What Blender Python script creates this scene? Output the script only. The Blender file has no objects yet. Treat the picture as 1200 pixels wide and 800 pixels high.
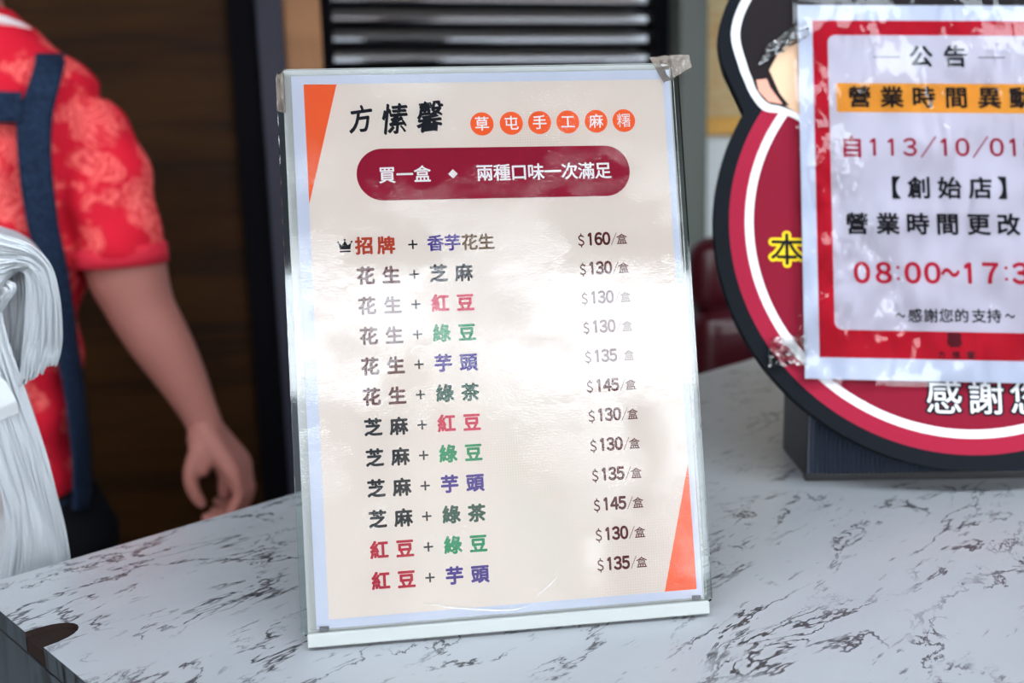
import bpy, bmesh, math, random
from mathutils import Vector, Matrix
random.seed(7)
SC = bpy.context.scene
COL = SC.collection
R = math.radians

# ------------------------------------------------------------------ camera
CAM_H, PITCH, ROLL, FPX = 0.24921, 0.17868, -0.02806, 1166.667
_f = Vector((0, math.cos(PITCH), -math.sin(PITCH)))
_r0 = Vector((1, 0, 0)); _u0 = _r0.cross(_f)
CR = math.cos(ROLL)*_r0 + math.sin(ROLL)*_u0
CU = -math.sin(ROLL)*_r0 + math.cos(ROLL)*_u0
cam = bpy.data.cameras.new('camera'); cam.sensor_width = 36; cam.lens = 35
cam.clip_start = 0.01; cam.clip_end = 200
cam.dof.use_dof = True; cam.dof.focus_distance = 0.545; cam.dof.aperture_fstop = 5.8
cam_o = bpy.data.objects.new('camera', cam); COL.objects.link(cam_o)
cam_o.matrix_world = Matrix(((CR.x, CU.x, -_f.x, 0), (CR.y, CU.y, -_f.y, 0), (CR.z, CU.z, -_f.z, CAM_H), (0, 0, 0, 1)))
SC.camera = cam_o

def at(px, py, Y):
    """world point on the upright plane y = Y that the photograph shows at (px, py)"""
    d = (px-600)/FPX*CR - (py-400)/FPX*CU + _f
    return d*(Y/d.y) + Vector((0, 0, CAM_H))

# ------------------------------------------------------------------ light
w = bpy.data.worlds.new('world'); SC.world = w; w.use_nodes = True
nt = w.node_tree; bg = nt.nodes['Background']
tc = nt.nodes.new('ShaderNodeTexCoord'); sx = nt.nodes.new('ShaderNodeSeparateXYZ')
cr = nt.nodes.new('ShaderNodeValToRGB')
cr.color_ramp.elements[0].position = 0.0; cr.color_ramp.elements[0].color = (0.92, 0.96, 1.0, 1)
cr.color_ramp.elements[1].position = 0.9; cr.color_ramp.elements[1].color = (0.80, 0.90, 1.0, 1)
nt.links.new(tc.outputs['Generated'], sx.inputs[0]); nt.links.new(sx.outputs['Z'], cr.inputs[0])
nt.links.new(cr.outputs[0], bg.inputs[0]); bg.inputs[1].default_value = 5.2
vs = SC.view_settings
vs.view_transform = 'Standard'; vs.look = 'None'; vs.gamma = 1; vs.use_curve_mapping = False
vs.exposure = 1.15

# ------------------------------------------------------------------ helpers
def srgb(r, g, b):
    def c(v):
        v /= 255
        return v/12.92 if v <= .04045 else ((v+.055)/1.055)**2.4
    return (c(r), c(g), c(b), 1)

def mat(name, col, rough=.5, metal=0, spec=.5, coat=0):
    m = bpy.data.materials.new(name); m.use_nodes = True
    b = m.node_tree.nodes['Principled BSDF']
    b.inputs['Base Color'].default_value = col if len(col) == 4 else (*col, 1)
    b.inputs['Roughness'].default_value = rough; b.inputs['Metallic'].default_value = metal
    b.inputs['Specular IOR Level'].default_value = spec; b.inputs['Coat Weight'].default_value = coat
    return m

class N:
    """small node-graph helper"""
    def __init__(s, m): s.t = m.node_tree; s.b = m.node_tree.nodes.get('Principled BSDF')
    def new(s, k, **kw):
        n = s.t.nodes.new(k)
        for a, v in kw.items(): setattr(n, a, v)
        return n
    def link(s, a, b): s.t.links.new(a, b)
    def coords(s, scale=(1, 1, 1), rot=(0, 0, 0), loc=(0, 0, 0)):
        c = s.new('ShaderNodeTexCoord'); m = s.new('ShaderNodeMapping')
        m.inputs['Scale'].default_value = scale; m.inputs['Rotation'].default_value = rot; m.inputs['Location'].default_value = loc
        s.link(c.outputs['Object'], m.inputs[0]); return m.outputs[0]
    def noise(s, v, scale, detail=3, rough=.5, dist=0):
        n = s.new('ShaderNodeTexNoise'); s.link(v, n.inputs['Vector'])
        n.inputs['Scale'].default_value = scale; n.inputs['Detail'].default_value = detail
        n.inputs['Roughness'].default_value = rough; n.inputs['Distortion'].default_value = dist
        return n.outputs['Fac']
    def ramp(s, v, stops, interp='LINEAR'):
        n = s.new('ShaderNodeValToRGB'); n.color_ramp.interpolation = interp
        e = n.color_ramp.elements
        while len(e) < len(stops): e.new(.5)
        for el, (p, c) in zip(e, stops):
            el.position = p; el.color = c if hasattr(c, '__len__') else (c, c, c, 1)
        s.link(v, n.inputs[0]); return n.outputs[0]
    def math(s, op, a, b=None, clamp=False):
        n = s.new('ShaderNodeMath', operation=op); n.use_clamp = clamp
        for i, x in enumerate((a, b)):
            if x is None: continue
            if isinstance(x, (int, float)): n.inputs[i].default_value = x
            else: s.link(x, n.inputs[i])
        return n.outputs[0]
    def mix(s, f, a, b):
        n = s.new('ShaderNodeMix', data_type='RGBA')
        if isinstance(f, (int, float)): n.inputs[0].default_value = f
        else: s.link(f, n.inputs[0])
        for i, x in ((6, a), (7, b)):
            if isinstance(x, tuple): n.inputs[i].default_value = x
            else: s.link(x, n.inputs[i])
        return n.outputs[2]
    def bump(s, h, strength, dist):
        n = s.new('ShaderNodeBump'); n.inputs['Strength'].default_value = strength; n.inputs['Distance'].default_value = dist
        s.link(h, n.inputs['Height']); return n.outputs[0]
    def col(s, v): s.link(v, s.b.inputs['Base Color'])

def obj(name, bm, m, parent=None, smooth=False, mats=None):
    me = bpy.data.meshes.new(name)
    if isinstance(bm, bpy.types.Mesh): me = bm; me.name = name
    else:
        bm.normal_update(); bm.to_mesh(me); bm.free()
    for k in (mats or [m]): me.materials.append(k)
    if smooth:
        for p in me.polygons: p.use_smooth = True
    o = bpy.data.objects.new(name, me); COL.objects.link(o)
    if parent: o.parent = parent
    return o

def tag(o, label, cat, group=None, kind=None):
    o['label'] = label; o['category'] = cat
    if group: o['group'] = group
    if kind: o['kind'] = kind
    return o

def empty(name, loc=(0, 0, 0), rz=0, mw=None):
    o = bpy.data.objects.new(name, None); COL.objects.link(o); o.empty_display_size = .05
    if mw is not None: o.matrix_world = mw
    else: o.location = loc; o.rotation_euler = (0, 0, rz)
    return o

def struct(o):
    o['kind'] = 'structure'; return o

def box(bm, x0, x1, y0, y1, z0, z1, bevel=0, seg=2):
    vs_ = [bm.verts.new((x, y, z)) for x in (x0, x1) for y in (y0, y1) for z in (z0, z1)]
    fs = [(0, 1, 3, 2), (4, 6, 7, 5), (0, 4, 5, 1), (2, 3, 7, 6), (0, 2, 6, 4), (1, 5, 7, 3)]
    faces = [bm.faces.new([vs_[i] for i in f]) for f in fs]
    if bevel:
        es = list({e for f in faces for e in f.edges})
        bmesh.ops.bevel(bm, geom=es, offset=bevel, segments=seg, affect='EDGES', profile=.5)
    return bm

def nb(): return bmesh.new()

def solid(bm, faces, t):
    bm.normal_update(); bmesh.ops.solidify(bm, geom=faces, thickness=t)

def prism(bm, pts, z0, z1, mi_top=0):
    """closed outline in local x,y extruded from z0 to z1"""
    a = [bm.verts.new((x, y, z0)) for x, y in pts]; b = [bm.verts.new((x, y, z1)) for x, y in pts]
    n = len(pts)
    for i in range(n):
        j = (i+1) % n; bm.faces.new((a[i], a[j], b[j], b[i]))
    f1 = bm.faces.new(b); f1.material_index = mi_top; f0 = bm.faces.new(a[::-1])
    bmesh.ops.triangulate(bm, faces=[f1, f0]); bmesh.ops.recalc_face_normals(bm, faces=bm.faces[:])

def flat(bm, pts, z, mi=0):
    """printed patch: polygon on the sheet"""
    f = bm.faces.new([bm.verts.new((x, y, z)) for x, y in pts]); f.material_index = mi
    f.normal_update()
    if f.normal.z < 0: f.normal_flip()
    return f

def circle(cx, cy, r, n=64, a0=0, a1=2*math.pi, ry=None):
    return [(cx+r*math.cos(a0+(a1-a0)*i/n), cy+(ry or r)*math.sin(a0+(a1-a0)*i/n)) for i in range(n)]

def rrect(x0, x1, y0, y1, r, n=8):
    p = []
    for cx, cy, a in ((x1-r, y1-r, 0), (x0+r, y1-r, 90), (x0+r, y0+r, 180), (x1-r, y0+r, 270)):
        p += [(cx+r*math.cos(R(a+90*i/n)), cy+r*math.sin(R(a+90*i/n))) for i in range(n+1)]
    return p

def tube(bm, pts, rad, seg=14, cap=True, flatten=None):
    """tapered tube through 3-D points; rad per point; rounded ends"""
    pts = [Vector(p) for p in pts]; rings = []
    nrm = None
    for i, p in enumerate(pts):
        d = (pts[min(i+1, len(pts)-1)]-pts[max(i-1, 0)]).normalized()
        if nrm is None:
            nrm = d.orthogonal().normalized()
        nrm = (nrm-d*nrm.dot(d)).normalized(); bn = d.cross(nrm)
        rings.append([bm.verts.new(p+rad[i]*(math.cos(2*math.pi*k/seg)*nrm+math.sin(2*math.pi*k/seg)*bn)) for k in range(seg)])
    for a, b in zip(rings, rings[1:]):
        for k in range(seg): bm.faces.new((a[k], a[(k+1) % seg], b[(k+1) % seg], b[k]))
    if cap:
        for ring, p, d, r_ in ((rings[0], pts[0], (pts[0]-pts[1]).normalized(), rad[0]), (rings[-1], pts[-1], (pts[-1]-pts[-2]).normalized(), rad[-1])):
            mid = []
            for v in ring: mid.append(bm.verts.new(p+(v.co-p)*.7+d*r_*.7))
            for k in range(seg):
                try: bm.faces.new((ring[k], ring[(k+1) % seg], mid[(k+1) % seg], mid[k]))
                except ValueError: pass
            t = bm.verts.new(p+d*r_)
            for k in range(seg): bm.faces.new((mid[k], mid[(k+1) % seg], t))
    bmesh.ops.recalc_face_normals(bm, faces=bm.faces[:])

def smooth_path(pts, per=6):
    """Catmull-Rom through points of any dimension"""
    P = [Vector(p) for p in pts]; out = []
    for i in range(len(P)-1):
        p0 = P[max(i-1, 0)]; p1 = P[i]; p2 = P[i+1]; p3 = P[min(i+2, len(P)-1)]
        for k in range(per):
            t = k/per
            out.append(.5*((2*p1)+(p2-p0)*t+(2*p0-5*p1+4*p2-p3)*t*t+(3*p1-p0-3*p2+p3)*t**3))
    out.append(P[-1]); return out

def loft(bm, rings, cap=True):
    """rings: lists of points, all of one length"""
    R_ = [[bm.verts.new(p) for p in r] for r in rings]; n = len(R_[0])
    for a, b in zip(R_, R_[1:]):
        for k in range(n): bm.faces.new((a[k], a[(k+1) % n], b[(k+1) % n], b[k]))
    if cap: bm.faces.new(R_[0][::-1]); bm.faces.new(R_[-1])
    bmesh.ops.recalc_face_normals(bm, faces=bm.faces[:])

def baked(bm, mods):
    """mesh after modifiers; mods: list of (type, dict)"""
    me = bpy.data.meshes.new('bake'); bm.to_mesh(me); bm.free()
    o = bpy.data.objects.new('bake', me); COL.objects.link(o)
    for k, kw in mods:
        m = o.modifiers.new(k, k)
        for a, v in kw.items(): setattr(m, a, v)
    dg = bpy.context.evaluated_depsgraph_get()
    out = bpy.data.meshes.new_from_object(o.evaluated_get(dg))
    bpy.data.objects.remove(o); bpy.data.meshes.remove(me)
    return out

_G = {}
def glyph(ch):
    """outline of one character, centred on its em square, em = 1"""
    if ch in _G: return _G[ch]
    c = bpy.data.curves.new('t', 'FONT'); c.body = ch; c.resolution_u = 4
    o = bpy.data.objects.new('t', c); COL.objects.link(o)
    dg = bpy.context.evaluated_depsgraph_get(); me = bpy.data.meshes.new_from_object(o.evaluated_get(dg))
    g = ([(v.co.x-.5, v.co.y-.355) for v in me.vertices], [tuple(p.vertices) for p in me.polygons])
    bpy.data.objects.remove(o); bpy.data.curves.remove(c); bpy.data.meshes.remove(me)
    _G[ch] = g; return g

FW = {c: chr(ord(c)+0xFEE0) for c in '0123456789/$~+'}
ONE = ([(-.03, -.355), (.05, -.355), (.05, .375), (-.03, .375), (-.03, .27), (-.15, .19), (-.15, .285)], [(0, 1, 2, 4), (4, 2, 3), (4, 3, 6, 5)])
def put(bm, ch, cx, cy, em, z, bold=.02, mi=0, sx=1, shear=0, rot=0, sy=1, nib=None):
    """one printed character; thicker strokes come from overlapping copies"""
    if ch == ':':
        for dy in (-.21, .21): flat(bm, circle(cx, cy+dy*em, .062*em, 12), z, mi)
        return
    if ch in '/~': sx *= .68
    V, F = ONE if ch == '1' else glyph(FW.get(ch, ch))
    k = 1 if bold == 0 else (5 if bold < .03 else (9 if bold < .05 else 13))
    for i in range(k):
        a = 2*math.pi*i/max(1, k-1)
        ox, oy = (0, 0) if i == 0 else (bold*math.cos(a), bold*math.sin(a))
        if nib is not None:
            q = bold*(2*i/(k-1)-1); ox, oy = q*math.cos(nib), q*math.sin(nib)
        vs_ = []
        for x, y in V:
            x = (x+ox)*sx+shear*y; y = (y+oy)*sy
            if rot: x, y = x*math.cos(rot)-y*math.sin(rot), x*math.sin(rot)+y*math.cos(rot)
            vs_.append(bm.verts.new((cx+x*em, cy+y*em, z+i*2e-7)))
        for f in F:
            fa = bm.faces.new([vs_[q] for q in f]); fa.material_index = mi
            fa.normal_update()
            if fa.normal.z < 0: fa.normal_flip()

MM = .001

# ------------------------------------------------------------------ materials
def film(name, bump_scale=700, bump=.35, mask_scale=22, rough=.04, ior=1.5, tint=(1, 1, 1, 1), aniso=(1, 1, 1), wave=.0, dist=.0003, lowscale=30):
    """clear plastic sheet: see-through with a glossy, unevenly wrinkled surface"""
    m = bpy.data.materials.new(name); m.use_nodes = True; m.node_tree.nodes.remove(m.node_tree.nodes['Principled BSDF'])
    n = N(m); out = m.node_tree.nodes['Material Output']
    t = n.new('ShaderNodeBsdfTransparent'); t.inputs[0].default_value = tint
    g = n.new('ShaderNodeBsdfGlossy'); g.inputs['Roughness'].default_value = rough
    fr = n.new('ShaderNodeFresnel'); fr.inputs[0].default_value = ior
    mx = n.new('ShaderNodeMixShader')
    v = n.coords(aniso)
    fine = n.noise(v, bump_scale, 2, .5); mask = n.ramp(n.noise(v, mask_scale, 4, .6), [(.46, .05), (.54, .35), (.66, 1.0)])
    low = n.noise(v, lowscale, 2, .5)
    h = n.math('ADD', n.math('MULTIPLY', fine, mask), n.math('MULTIPLY', low, wave))
    b = n.bump(h, bump, dist)
    n.link(b, g.inputs['Normal']); n.link(b, fr.inputs['Normal'])
    n.link(fr.outputs[0], mx.inputs[0]); n.link(t.outputs[0], mx.inputs[1]); n.link(g.outputs[0], mx.inputs[2])
    n.link(mx.outputs[0], out.inputs[0]); return m

M = {}
M['acrylic_white'] = mat('white acrylic', srgb(164, 168, 166), .18, spec=.5)
M['clear'] = film('clear acrylic', 760, .8, 16, .02, 1.45, aniso=(.9, 1.2, 1), wave=.35, lowscale=40, dist=.0004)
M['clear_edge'] = film('acrylic edge', 50, .1, 20, .05, 1.7, (.80, .86, .86, 1))
def tape_mat():
    m = mat('yellowed clear tape', srgb(150, 138, 128), .25); n = N(m)
    n.b.inputs['Alpha'].default_value = .5; return m
M['tape'] = tape_mat()
M['tape_old'] = film('crumpled clear tape', 260, 1.0, 60, .25, 1.45, (.80, .76, .73, 1), wave=1, dist=.0004, lowscale=90)
M['tape_clear'] = film('clear tape', 260, 1.0, 60, .08, 1.6, (.95, .95, .95, 1), wave=1, dist=.001, lowscale=90)
M['sleeve'] = film('clear plastic sleeve', 110, 1.0, 11, .07, 1.45, (.97, .97, .98, 1), (1, .4, 1), wave=1.8, dist=.0045, lowscale=30)
M['paper'] = mat('white paper', srgb(200, 208, 226), .7, spec=.15)
def beige():
    m = mat('beige print', srgb(222, 212, 202), .6, spec=.12); n = N(m)
    v = n.new('ShaderNodeTexCoord').outputs['Object']
    # halftone dots printed towards the corners of the sheet
    vor = n.new('ShaderNodeTexVoronoi'); vor.inputs['Scale'].default_value = 700; vor.inputs['Randomness'].default_value = 0
    n.link(v, vor.inputs['Vector'])
    dots = n.ramp(vor.outputs['Distance'], [(.25, 1), (.45, 0)])
    area = n.ramp(n.noise(v, 9, 1), [(.45, 0), (.65, .5)])
    n.col(n.mix(n.math('MULTIPLY', dots, area), srgb(226, 214, 204), srgb(204, 182, 166))); return m
M['beige'] = beige()
for k, c in dict(orange=(238, 96, 48), maroon=(146, 0, 44), white_ink=(240, 238, 240), navy_ink=(12, 16, 28), badge=(246, 96, 44),
                 sign_red=(178, 62, 40), brown=(82, 24, 26), purple=(56, 26, 128), olive=(98, 72, 40), black_ink=(12, 15, 22), crimson=(196, 28, 72),
                 green=(8, 132, 86), dark_green=(22, 74, 58), red=(176, 22, 48), price=(88, 30, 28),
                 clip=(110, 112, 118), notice_red=(178, 4, 34), notice_panel=(194, 190, 203), amber=(222, 150, 52), notice_brown=(28, 16, 14),
                 notice_maroon=(150, 18, 50), notice_black=(14, 13, 22), notice_time=(176, 20, 48), board_red=(124, 12, 38), board_rim=(150, 24, 52),
                 board_white=(226, 226, 228), hair=(26, 19, 22), peach=(222, 184, 152), ear=(222, 158, 138), yellow=(240, 205, 30), logo=(84, 10, 26)).items():
    M[k] = mat(k, srgb(*c), .6, spec=.12)
M['board_black'] = mat('black foam board', srgb(15, 19, 25), .6, spec=.08)

def marble(name, base, vein, stain, rough=.32):
    m = mat(name, base, rough, spec=.5); n = N(m)
    v = n.coords((1, 2.6, 2.6)); v2 = n.coords((1, 5.5, 5.5), (0, 0, R(7)), (.3, .2, 0)); v3 = n.coords((1, 2.0, 2.0), (0, 0, R(-14)), (5, 2, 0))
    def line(v, sc, wd, d=6, ds=.5, rg=.62):
        f = n.noise(v, sc, d, rg, ds)
        return n.ramp(n.math('ABSOLUTE', n.math('SUBTRACT', f, .5)), [(0, 1), (wd*.5, .95), (wd, 0)])
    gate = n.ramp(n.noise(n.coords((1, 2, 2), loc=(2, 1, 0)), 8, 3), [(.44, 0), (.53, 1)])
    gate2 = n.ramp(n.noise(v, 40, 2), [(.36, 0), (.48, 1)])
    l1 = n.math('MULTIPLY', n.math('MULTIPLY', line(v, 6.5, .012), gate), gate2)
    l2 = n.math('MULTIPLY', n.math('MULTIPLY', line(v3, 9, .010), n.ramp(n.noise(v3, 10, 2), [(.46, 0), (.54, 1)])), gate2)
    fleck = n.ramp(n.noise(v2, 44, 4, .6), [(.63, 0), (.68, .8)])
    fgate = n.ramp(n.noise(n.coords((1, 2.2, 2.2), loc=(7, 3, 0)), 9, 4, .6), [(.455, 0), (.57, 1)])
    fl = n.math('MULTIPLY', fleck, fgate)
    tot = n.math('MAXIMUM', n.math('MAXIMUM', l1, l2), fl)
    cloud = n.ramp(n.noise(v, 6, 4), [(.35, 0), (.75, .45)])
    n.col(n.mix(tot, n.mix(cloud, base, stain), vein)); return m
M['marble'] = marble('white marble laminate', srgb(162, 165, 168), srgb(56, 56, 60), srgb(138, 142, 148))
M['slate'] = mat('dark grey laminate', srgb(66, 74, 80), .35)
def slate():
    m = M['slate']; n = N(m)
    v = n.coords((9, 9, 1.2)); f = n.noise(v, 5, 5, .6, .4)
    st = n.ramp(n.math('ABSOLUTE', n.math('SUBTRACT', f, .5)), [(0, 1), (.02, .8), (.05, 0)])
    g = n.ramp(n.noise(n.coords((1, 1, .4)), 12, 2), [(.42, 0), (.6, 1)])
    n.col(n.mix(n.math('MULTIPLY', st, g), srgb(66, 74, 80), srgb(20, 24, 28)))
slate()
M['edge_band'] = mat('dark edge band', srgb(26, 26, 30), .4)
M['chipboard'] = mat('brown chipboard', srgb(34, 23, 19), .8, spec=.2)

def wood(name, c1, c2, rough=.45, scale=(1.2, 1.2, 16), sc=3):
    m = mat(name, c1, rough); n = N(m)
    v = n.coords(scale); f = n.noise(v, sc, 5, .6, .6)
    big = n.noise(n.coords((.8, .8, 5)), 2.2, 1)
    n.col(n.mix(n.math('MULTIPLY', n.math('ADD', n.ramp(f, [(.35, 0), (.65, 1)]), n.ramp(big, [(.42, 0), (.58, 1)])), .5), c1, c2)); return m
M['panel_wood'] = wood('dark brown wood panel', srgb(34, 15, 2), srgb(62, 35, 4), .6)
M['panel_wood'].node_tree.nodes['Principled BSDF'].inputs['Specular IOR Level'].default_value = .15
M['strip_wood'] = wood('orange brown wood', srgb(150, 98, 56), srgb(176, 120, 70), .5, (12, 12, 1))
M['frame_dark'] = mat('dark navy painted steel', srgb(44, 44, 60), .65)
M['frame_groove_black'] = mat('black frame and groove shade', srgb(10, 9, 15), .8, spec=.1)
M['post_grey'] = mat('grey green painted steel', srgb(92, 98, 92), .45)
M['wall_grey'] = mat('light grey paint', srgb(232, 238, 240), .7)
M['wall_brown'] = mat('dark brown paint', srgb(70, 56, 44), .7)
M['ceiling'] = mat('off white ceiling paint', srgb(206, 204, 198), .8)
M['ceiling_dark'] = mat('dark brown ceiling board', srgb(84, 74, 64), .7)
M['floor'] = mat('dark grey floor tile', srgb(92, 86, 80), .5)
M['steel_slat'] = mat('glossy steel slat', srgb(186, 186, 190), .07, .95)

# ------------------------------------------------------------------ the setting
FLOOR_Z = -.92
YAW = R(13)
WT = Vector((math.cos(YAW), math.sin(YAW), 0)); WN = Vector((math.sin(YAW), -math.cos(YAW), 0))
WALL = empty('wall_back', (0, 2.3, 0), YAW)      # local x along the wall, local -y towards the street
struct(WALL)
CEIL = 1.75
obj('wall_panel', box(nb(), -.477, 2.6, .14, .20, FLOOR_Z, CEIL), M['wall_grey'], WALL)
obj('wall_panel', box(nb(), -2.0, -1.45, -.02, .20, FLOOR_Z, CEIL), M['wall_brown'], WALL)
def wallobj(name, bm, m, smooth=False, mats=None):
    o = obj(name, bm, m, None, smooth, mats); o.location = (0, 2.3, 0); o.rotation_euler = (0, 0, YAW); return o
# wood clad door leaf with a steel handle on its far side
door = struct(wallobj('door_1', box(nb(), -1.448, -.588, .0, .045, FLOOR_Z+.01, CEIL-.02, .002, 1), M['panel_wood']))
hb = nb(); tube(hb, [(-1.36, -.002, -.02), (-1.36, -.05, -.02), (-1.36, -.05, .16), (-1.36, -.002, .16)], [.009]*4, 10)
obj('door_handle', hb, M['post_grey'], door, True)
t1 = struct(wallobj('trim_1', box(nb(), -.5305, -.478, -.05, .10, FLOOR_Z, CEIL), M['frame_dark']))
obj('frame_recess', box(nb(), -.587, -.531, -.03, .08, FLOOR_Z, CEIL), M['frame_groove_black'], t1)
struct(wallobj('trim_2', box(nb(), -.477, -.399, -.02, .12, FLOOR_Z, CEIL, .004), M['strip_wood']))
struct(wallobj('trim_3', box(nb(), .408, .478, -.03, .13, FLOOR_Z, CEIL, .006), M['post_grey']))
# roller shutter: bowed steel slats between two rails
sh = empty('roller_shutter', WT*0+Vector((0, 2.3, FLOOR_Z)), YAW)
tag(sh, 'glossy horizontal slat shutter behind the menu stand, left of the grey post', 'shutter')
sb = nb(); P = .0447; z = .0
prof = []
zz = 0.0
while zz < CEIL-FLOOR_Z-P:
    prof.append((zz+.0060, .094))
    for k in range(7):
        u = k/6-.5; prof.append((zz+.0070+(P-.014)*k/6, .070+.004*(2*u)**2+.0022*u*2))
    prof.append((zz+P-.0060, .094)); zz += P
va = [(sb.verts.new((-.385, y, z)), sb.verts.new((.392, y, z))) for z, y in prof]
for i, (a, b) in enumerate(zip(va, va[1:])):
    f = sb.faces.new((a[0], a[1], b[1], b[0])); f.material_index = 0 if 1 <= i % 9 <= 6 else 1  # faces deep between slats are black: groove shade put into the colour
solid(sb, sb.faces[:], .001)
obj('slat_curtain', sb, None, sh, False, [M['steel_slat'], M['frame_groove_black']])
for x0, x1 in ((-.398, -.372), (.378, .407)):
    obj('side_rail', box(nb(), x0, x1, .035, .125, 0, CEIL-FLOOR_Z-.01, .003), M['frame_groove_black'], sh)

def quad_obj(name, pts, m, thick=.02):
    bm = nb(); f = bm.faces.new([bm.verts.new(p) for p in pts])
    solid(bm, [f], thick); bmesh.ops.recalc_face_normals(bm, faces=bm.faces[:])
    return struct(obj(name, bm, m))
struct(obj('floor', box(nb(), -2.6, 3.2, -.6, 3.4, FLOOR_Z-.06, FLOOR_Z), M['floor']))
struct(obj('ceiling', box(nb(), -2.6, 3.2, .05, 3.4, CEIL, CEIL+.06), M['ceiling_dark']))
struct(obj('wall_left', box(nb(), -1.98, -1.90, -1.2, 2.6, FLOOR_Z, CEIL), M['wall_brown']))  # unseen; front end lengthened to block light from the left
struct(obj('wall_right', box(nb(), 2.30, 2.38, -.55, 3.2, FLOOR_Z, CEIL), M['wall_grey']))

# street outside: pavement, awning added to cut the sky's reflection, houses across the road
M['asphalt'] = mat('street asphalt', srgb(96, 98, 100), .8)
M['facade_a'] = mat('pale facade', srgb(150, 146, 138), .8); M['facade_b'] = mat('grey tiled facade', srgb(88, 90, 92), .7)
M['facade_c'] = mat('brown facade', srgb(84, 66, 54), .8); M['window_dark'] = mat('dark window glass', srgb(40, 48, 56), .1)
M['sky_blocker'] = mat('dark grey awning cloth', srgb(70, 66, 62), .9)
struct(obj('floor_street', box(nb(), -30, 30, -30, -.6, FLOOR_Z-.12, FLOOR_Z-.06), M['asphalt']))
def panel(parent, x0, x1, y, z0, z1, c):
    obj('reflection_panel', box(nb(), x0, x1, y, y+.12, z0, z1), mat('painted panel', srgb(*c), .5), parent)  # added coloured panels, put there only for reflections in the slats
def house(name, x0, x1, y, h, m):
    o = struct(obj(name, box(nb(), x0, x1, y-4, y, FLOOR_Z-.06, FLOOR_Z+h), m))
    wb = nb()
    k = int((x1-x0)//1.6)
    for i in range(k):
        for j in range(int(h//3)):
            cx = x0+(i+.5)*(x1-x0)/k; cz = FLOOR_Z+1.0+3*j
            box(wb, cx-.5, cx+.5, y, y+.05, cz, cz+1.4)
    if k: obj('window_panes', wb, M['window_dark'], o)
    return o
house('wall_opposite', -14, -3.6, -13, 3.6, M['facade_a'])
house('wall_opposite', -3.5, 2.4, -12, 4.0, M['facade_b'])
house('wall_opposite', 1.6, 2.9, -11.6, 4.7, M['facade_a'])  # narrow unseen block added to break up the sky's glare on the menu
hc = house('wall_opposite', 2.95, 12, -13, 4.2, M['facade_c'])
for x0, x1, z0, z1, c in ((3.1, 3.9, .3, 3.2, (30, 120, 90)), (4.2, 4.6, .4, 3.0, (225, 225, 225)), (4.8, 5.5, .2, 3.2, (40, 40, 46)), (5.7, 6.5, .4, 3.2, (240, 240, 240)), (6.6, 7.1, .6, 3.0, (240, 130, 140)),
                          (7.3, 7.8, .3, 3.2, (36, 36, 40)), (8.0, 9.6, .4, 3.0, (238, 238, 238)), (9.8, 10.3, .4, 3.0, (236, 160, 150)), (10.5, 11.8, .4, 3.0, (230, 225, 215))):
    panel(hc, x0, x1, -12.98, z0, z1, c)
aw = nb(); box(aw, -4.2, 4.6, -3.7, -.50, CEIL, CEIL+.04)  # unseen sheet added to hide part of the sky from the menu cover
struct(obj('added_sky_blocker', aw, M['sky_blocker']))

# ------------------------------------------------------------------ counter
CT = empty('counter', (-.3363, .5781, FLOOR_Z), R(45))
tag(CT, 'counter with white marble laminate top and dark grey side, carrying the menu stand', 'counter')
H = -FLOOR_Z; LX, LY = 1.62, .92          # local x runs along the far edge, local -y towards the street
def ctop():
    # outline with the worn half-oval notch cut into the near left edge
    c, wn, dp = -.1005, .0135, .0235
    pts = [(0, 0), (0, c+wn)]
    for i in range(1, 12):
        a = math.pi*i/12
        pts.append((dp*math.sin(a)**.8, c+wn*math.cos(a)))
    pts += [(0, c-wn), (0, -LY), (LX, -LY), (LX, 0)]
    return pts[::-1]
tb = nb(); prism(tb, ctop(), H-.012, H)
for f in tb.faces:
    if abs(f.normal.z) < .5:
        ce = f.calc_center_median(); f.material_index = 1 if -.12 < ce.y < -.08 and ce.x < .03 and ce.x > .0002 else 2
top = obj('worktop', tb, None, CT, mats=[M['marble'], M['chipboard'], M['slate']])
b = nb(); box(b, .0004, .03, -.116, -.085, H-.0119, H-.004); obj('notch_filler', b, M['chipboard'], CT)
obj('edge_band', box(nb(), .0002, LX, -LY, 0, H-.0135, H-.0121), M['edge_band'], CT)
obj('core_board', box(nb(), .004, LX-.004, -LY+.004, -.004, H-.024, H-.0136), M['chipboard'], CT)
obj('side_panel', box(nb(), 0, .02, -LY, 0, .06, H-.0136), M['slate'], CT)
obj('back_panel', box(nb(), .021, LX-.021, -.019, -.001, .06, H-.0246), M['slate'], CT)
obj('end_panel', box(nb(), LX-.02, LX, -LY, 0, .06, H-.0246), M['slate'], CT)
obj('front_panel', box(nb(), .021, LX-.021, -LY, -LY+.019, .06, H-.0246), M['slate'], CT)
obj('plinth', box(nb(), .04, LX-.04, -LY+.04, -.04, 0, .0598), M['edge_band'], CT)

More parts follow.
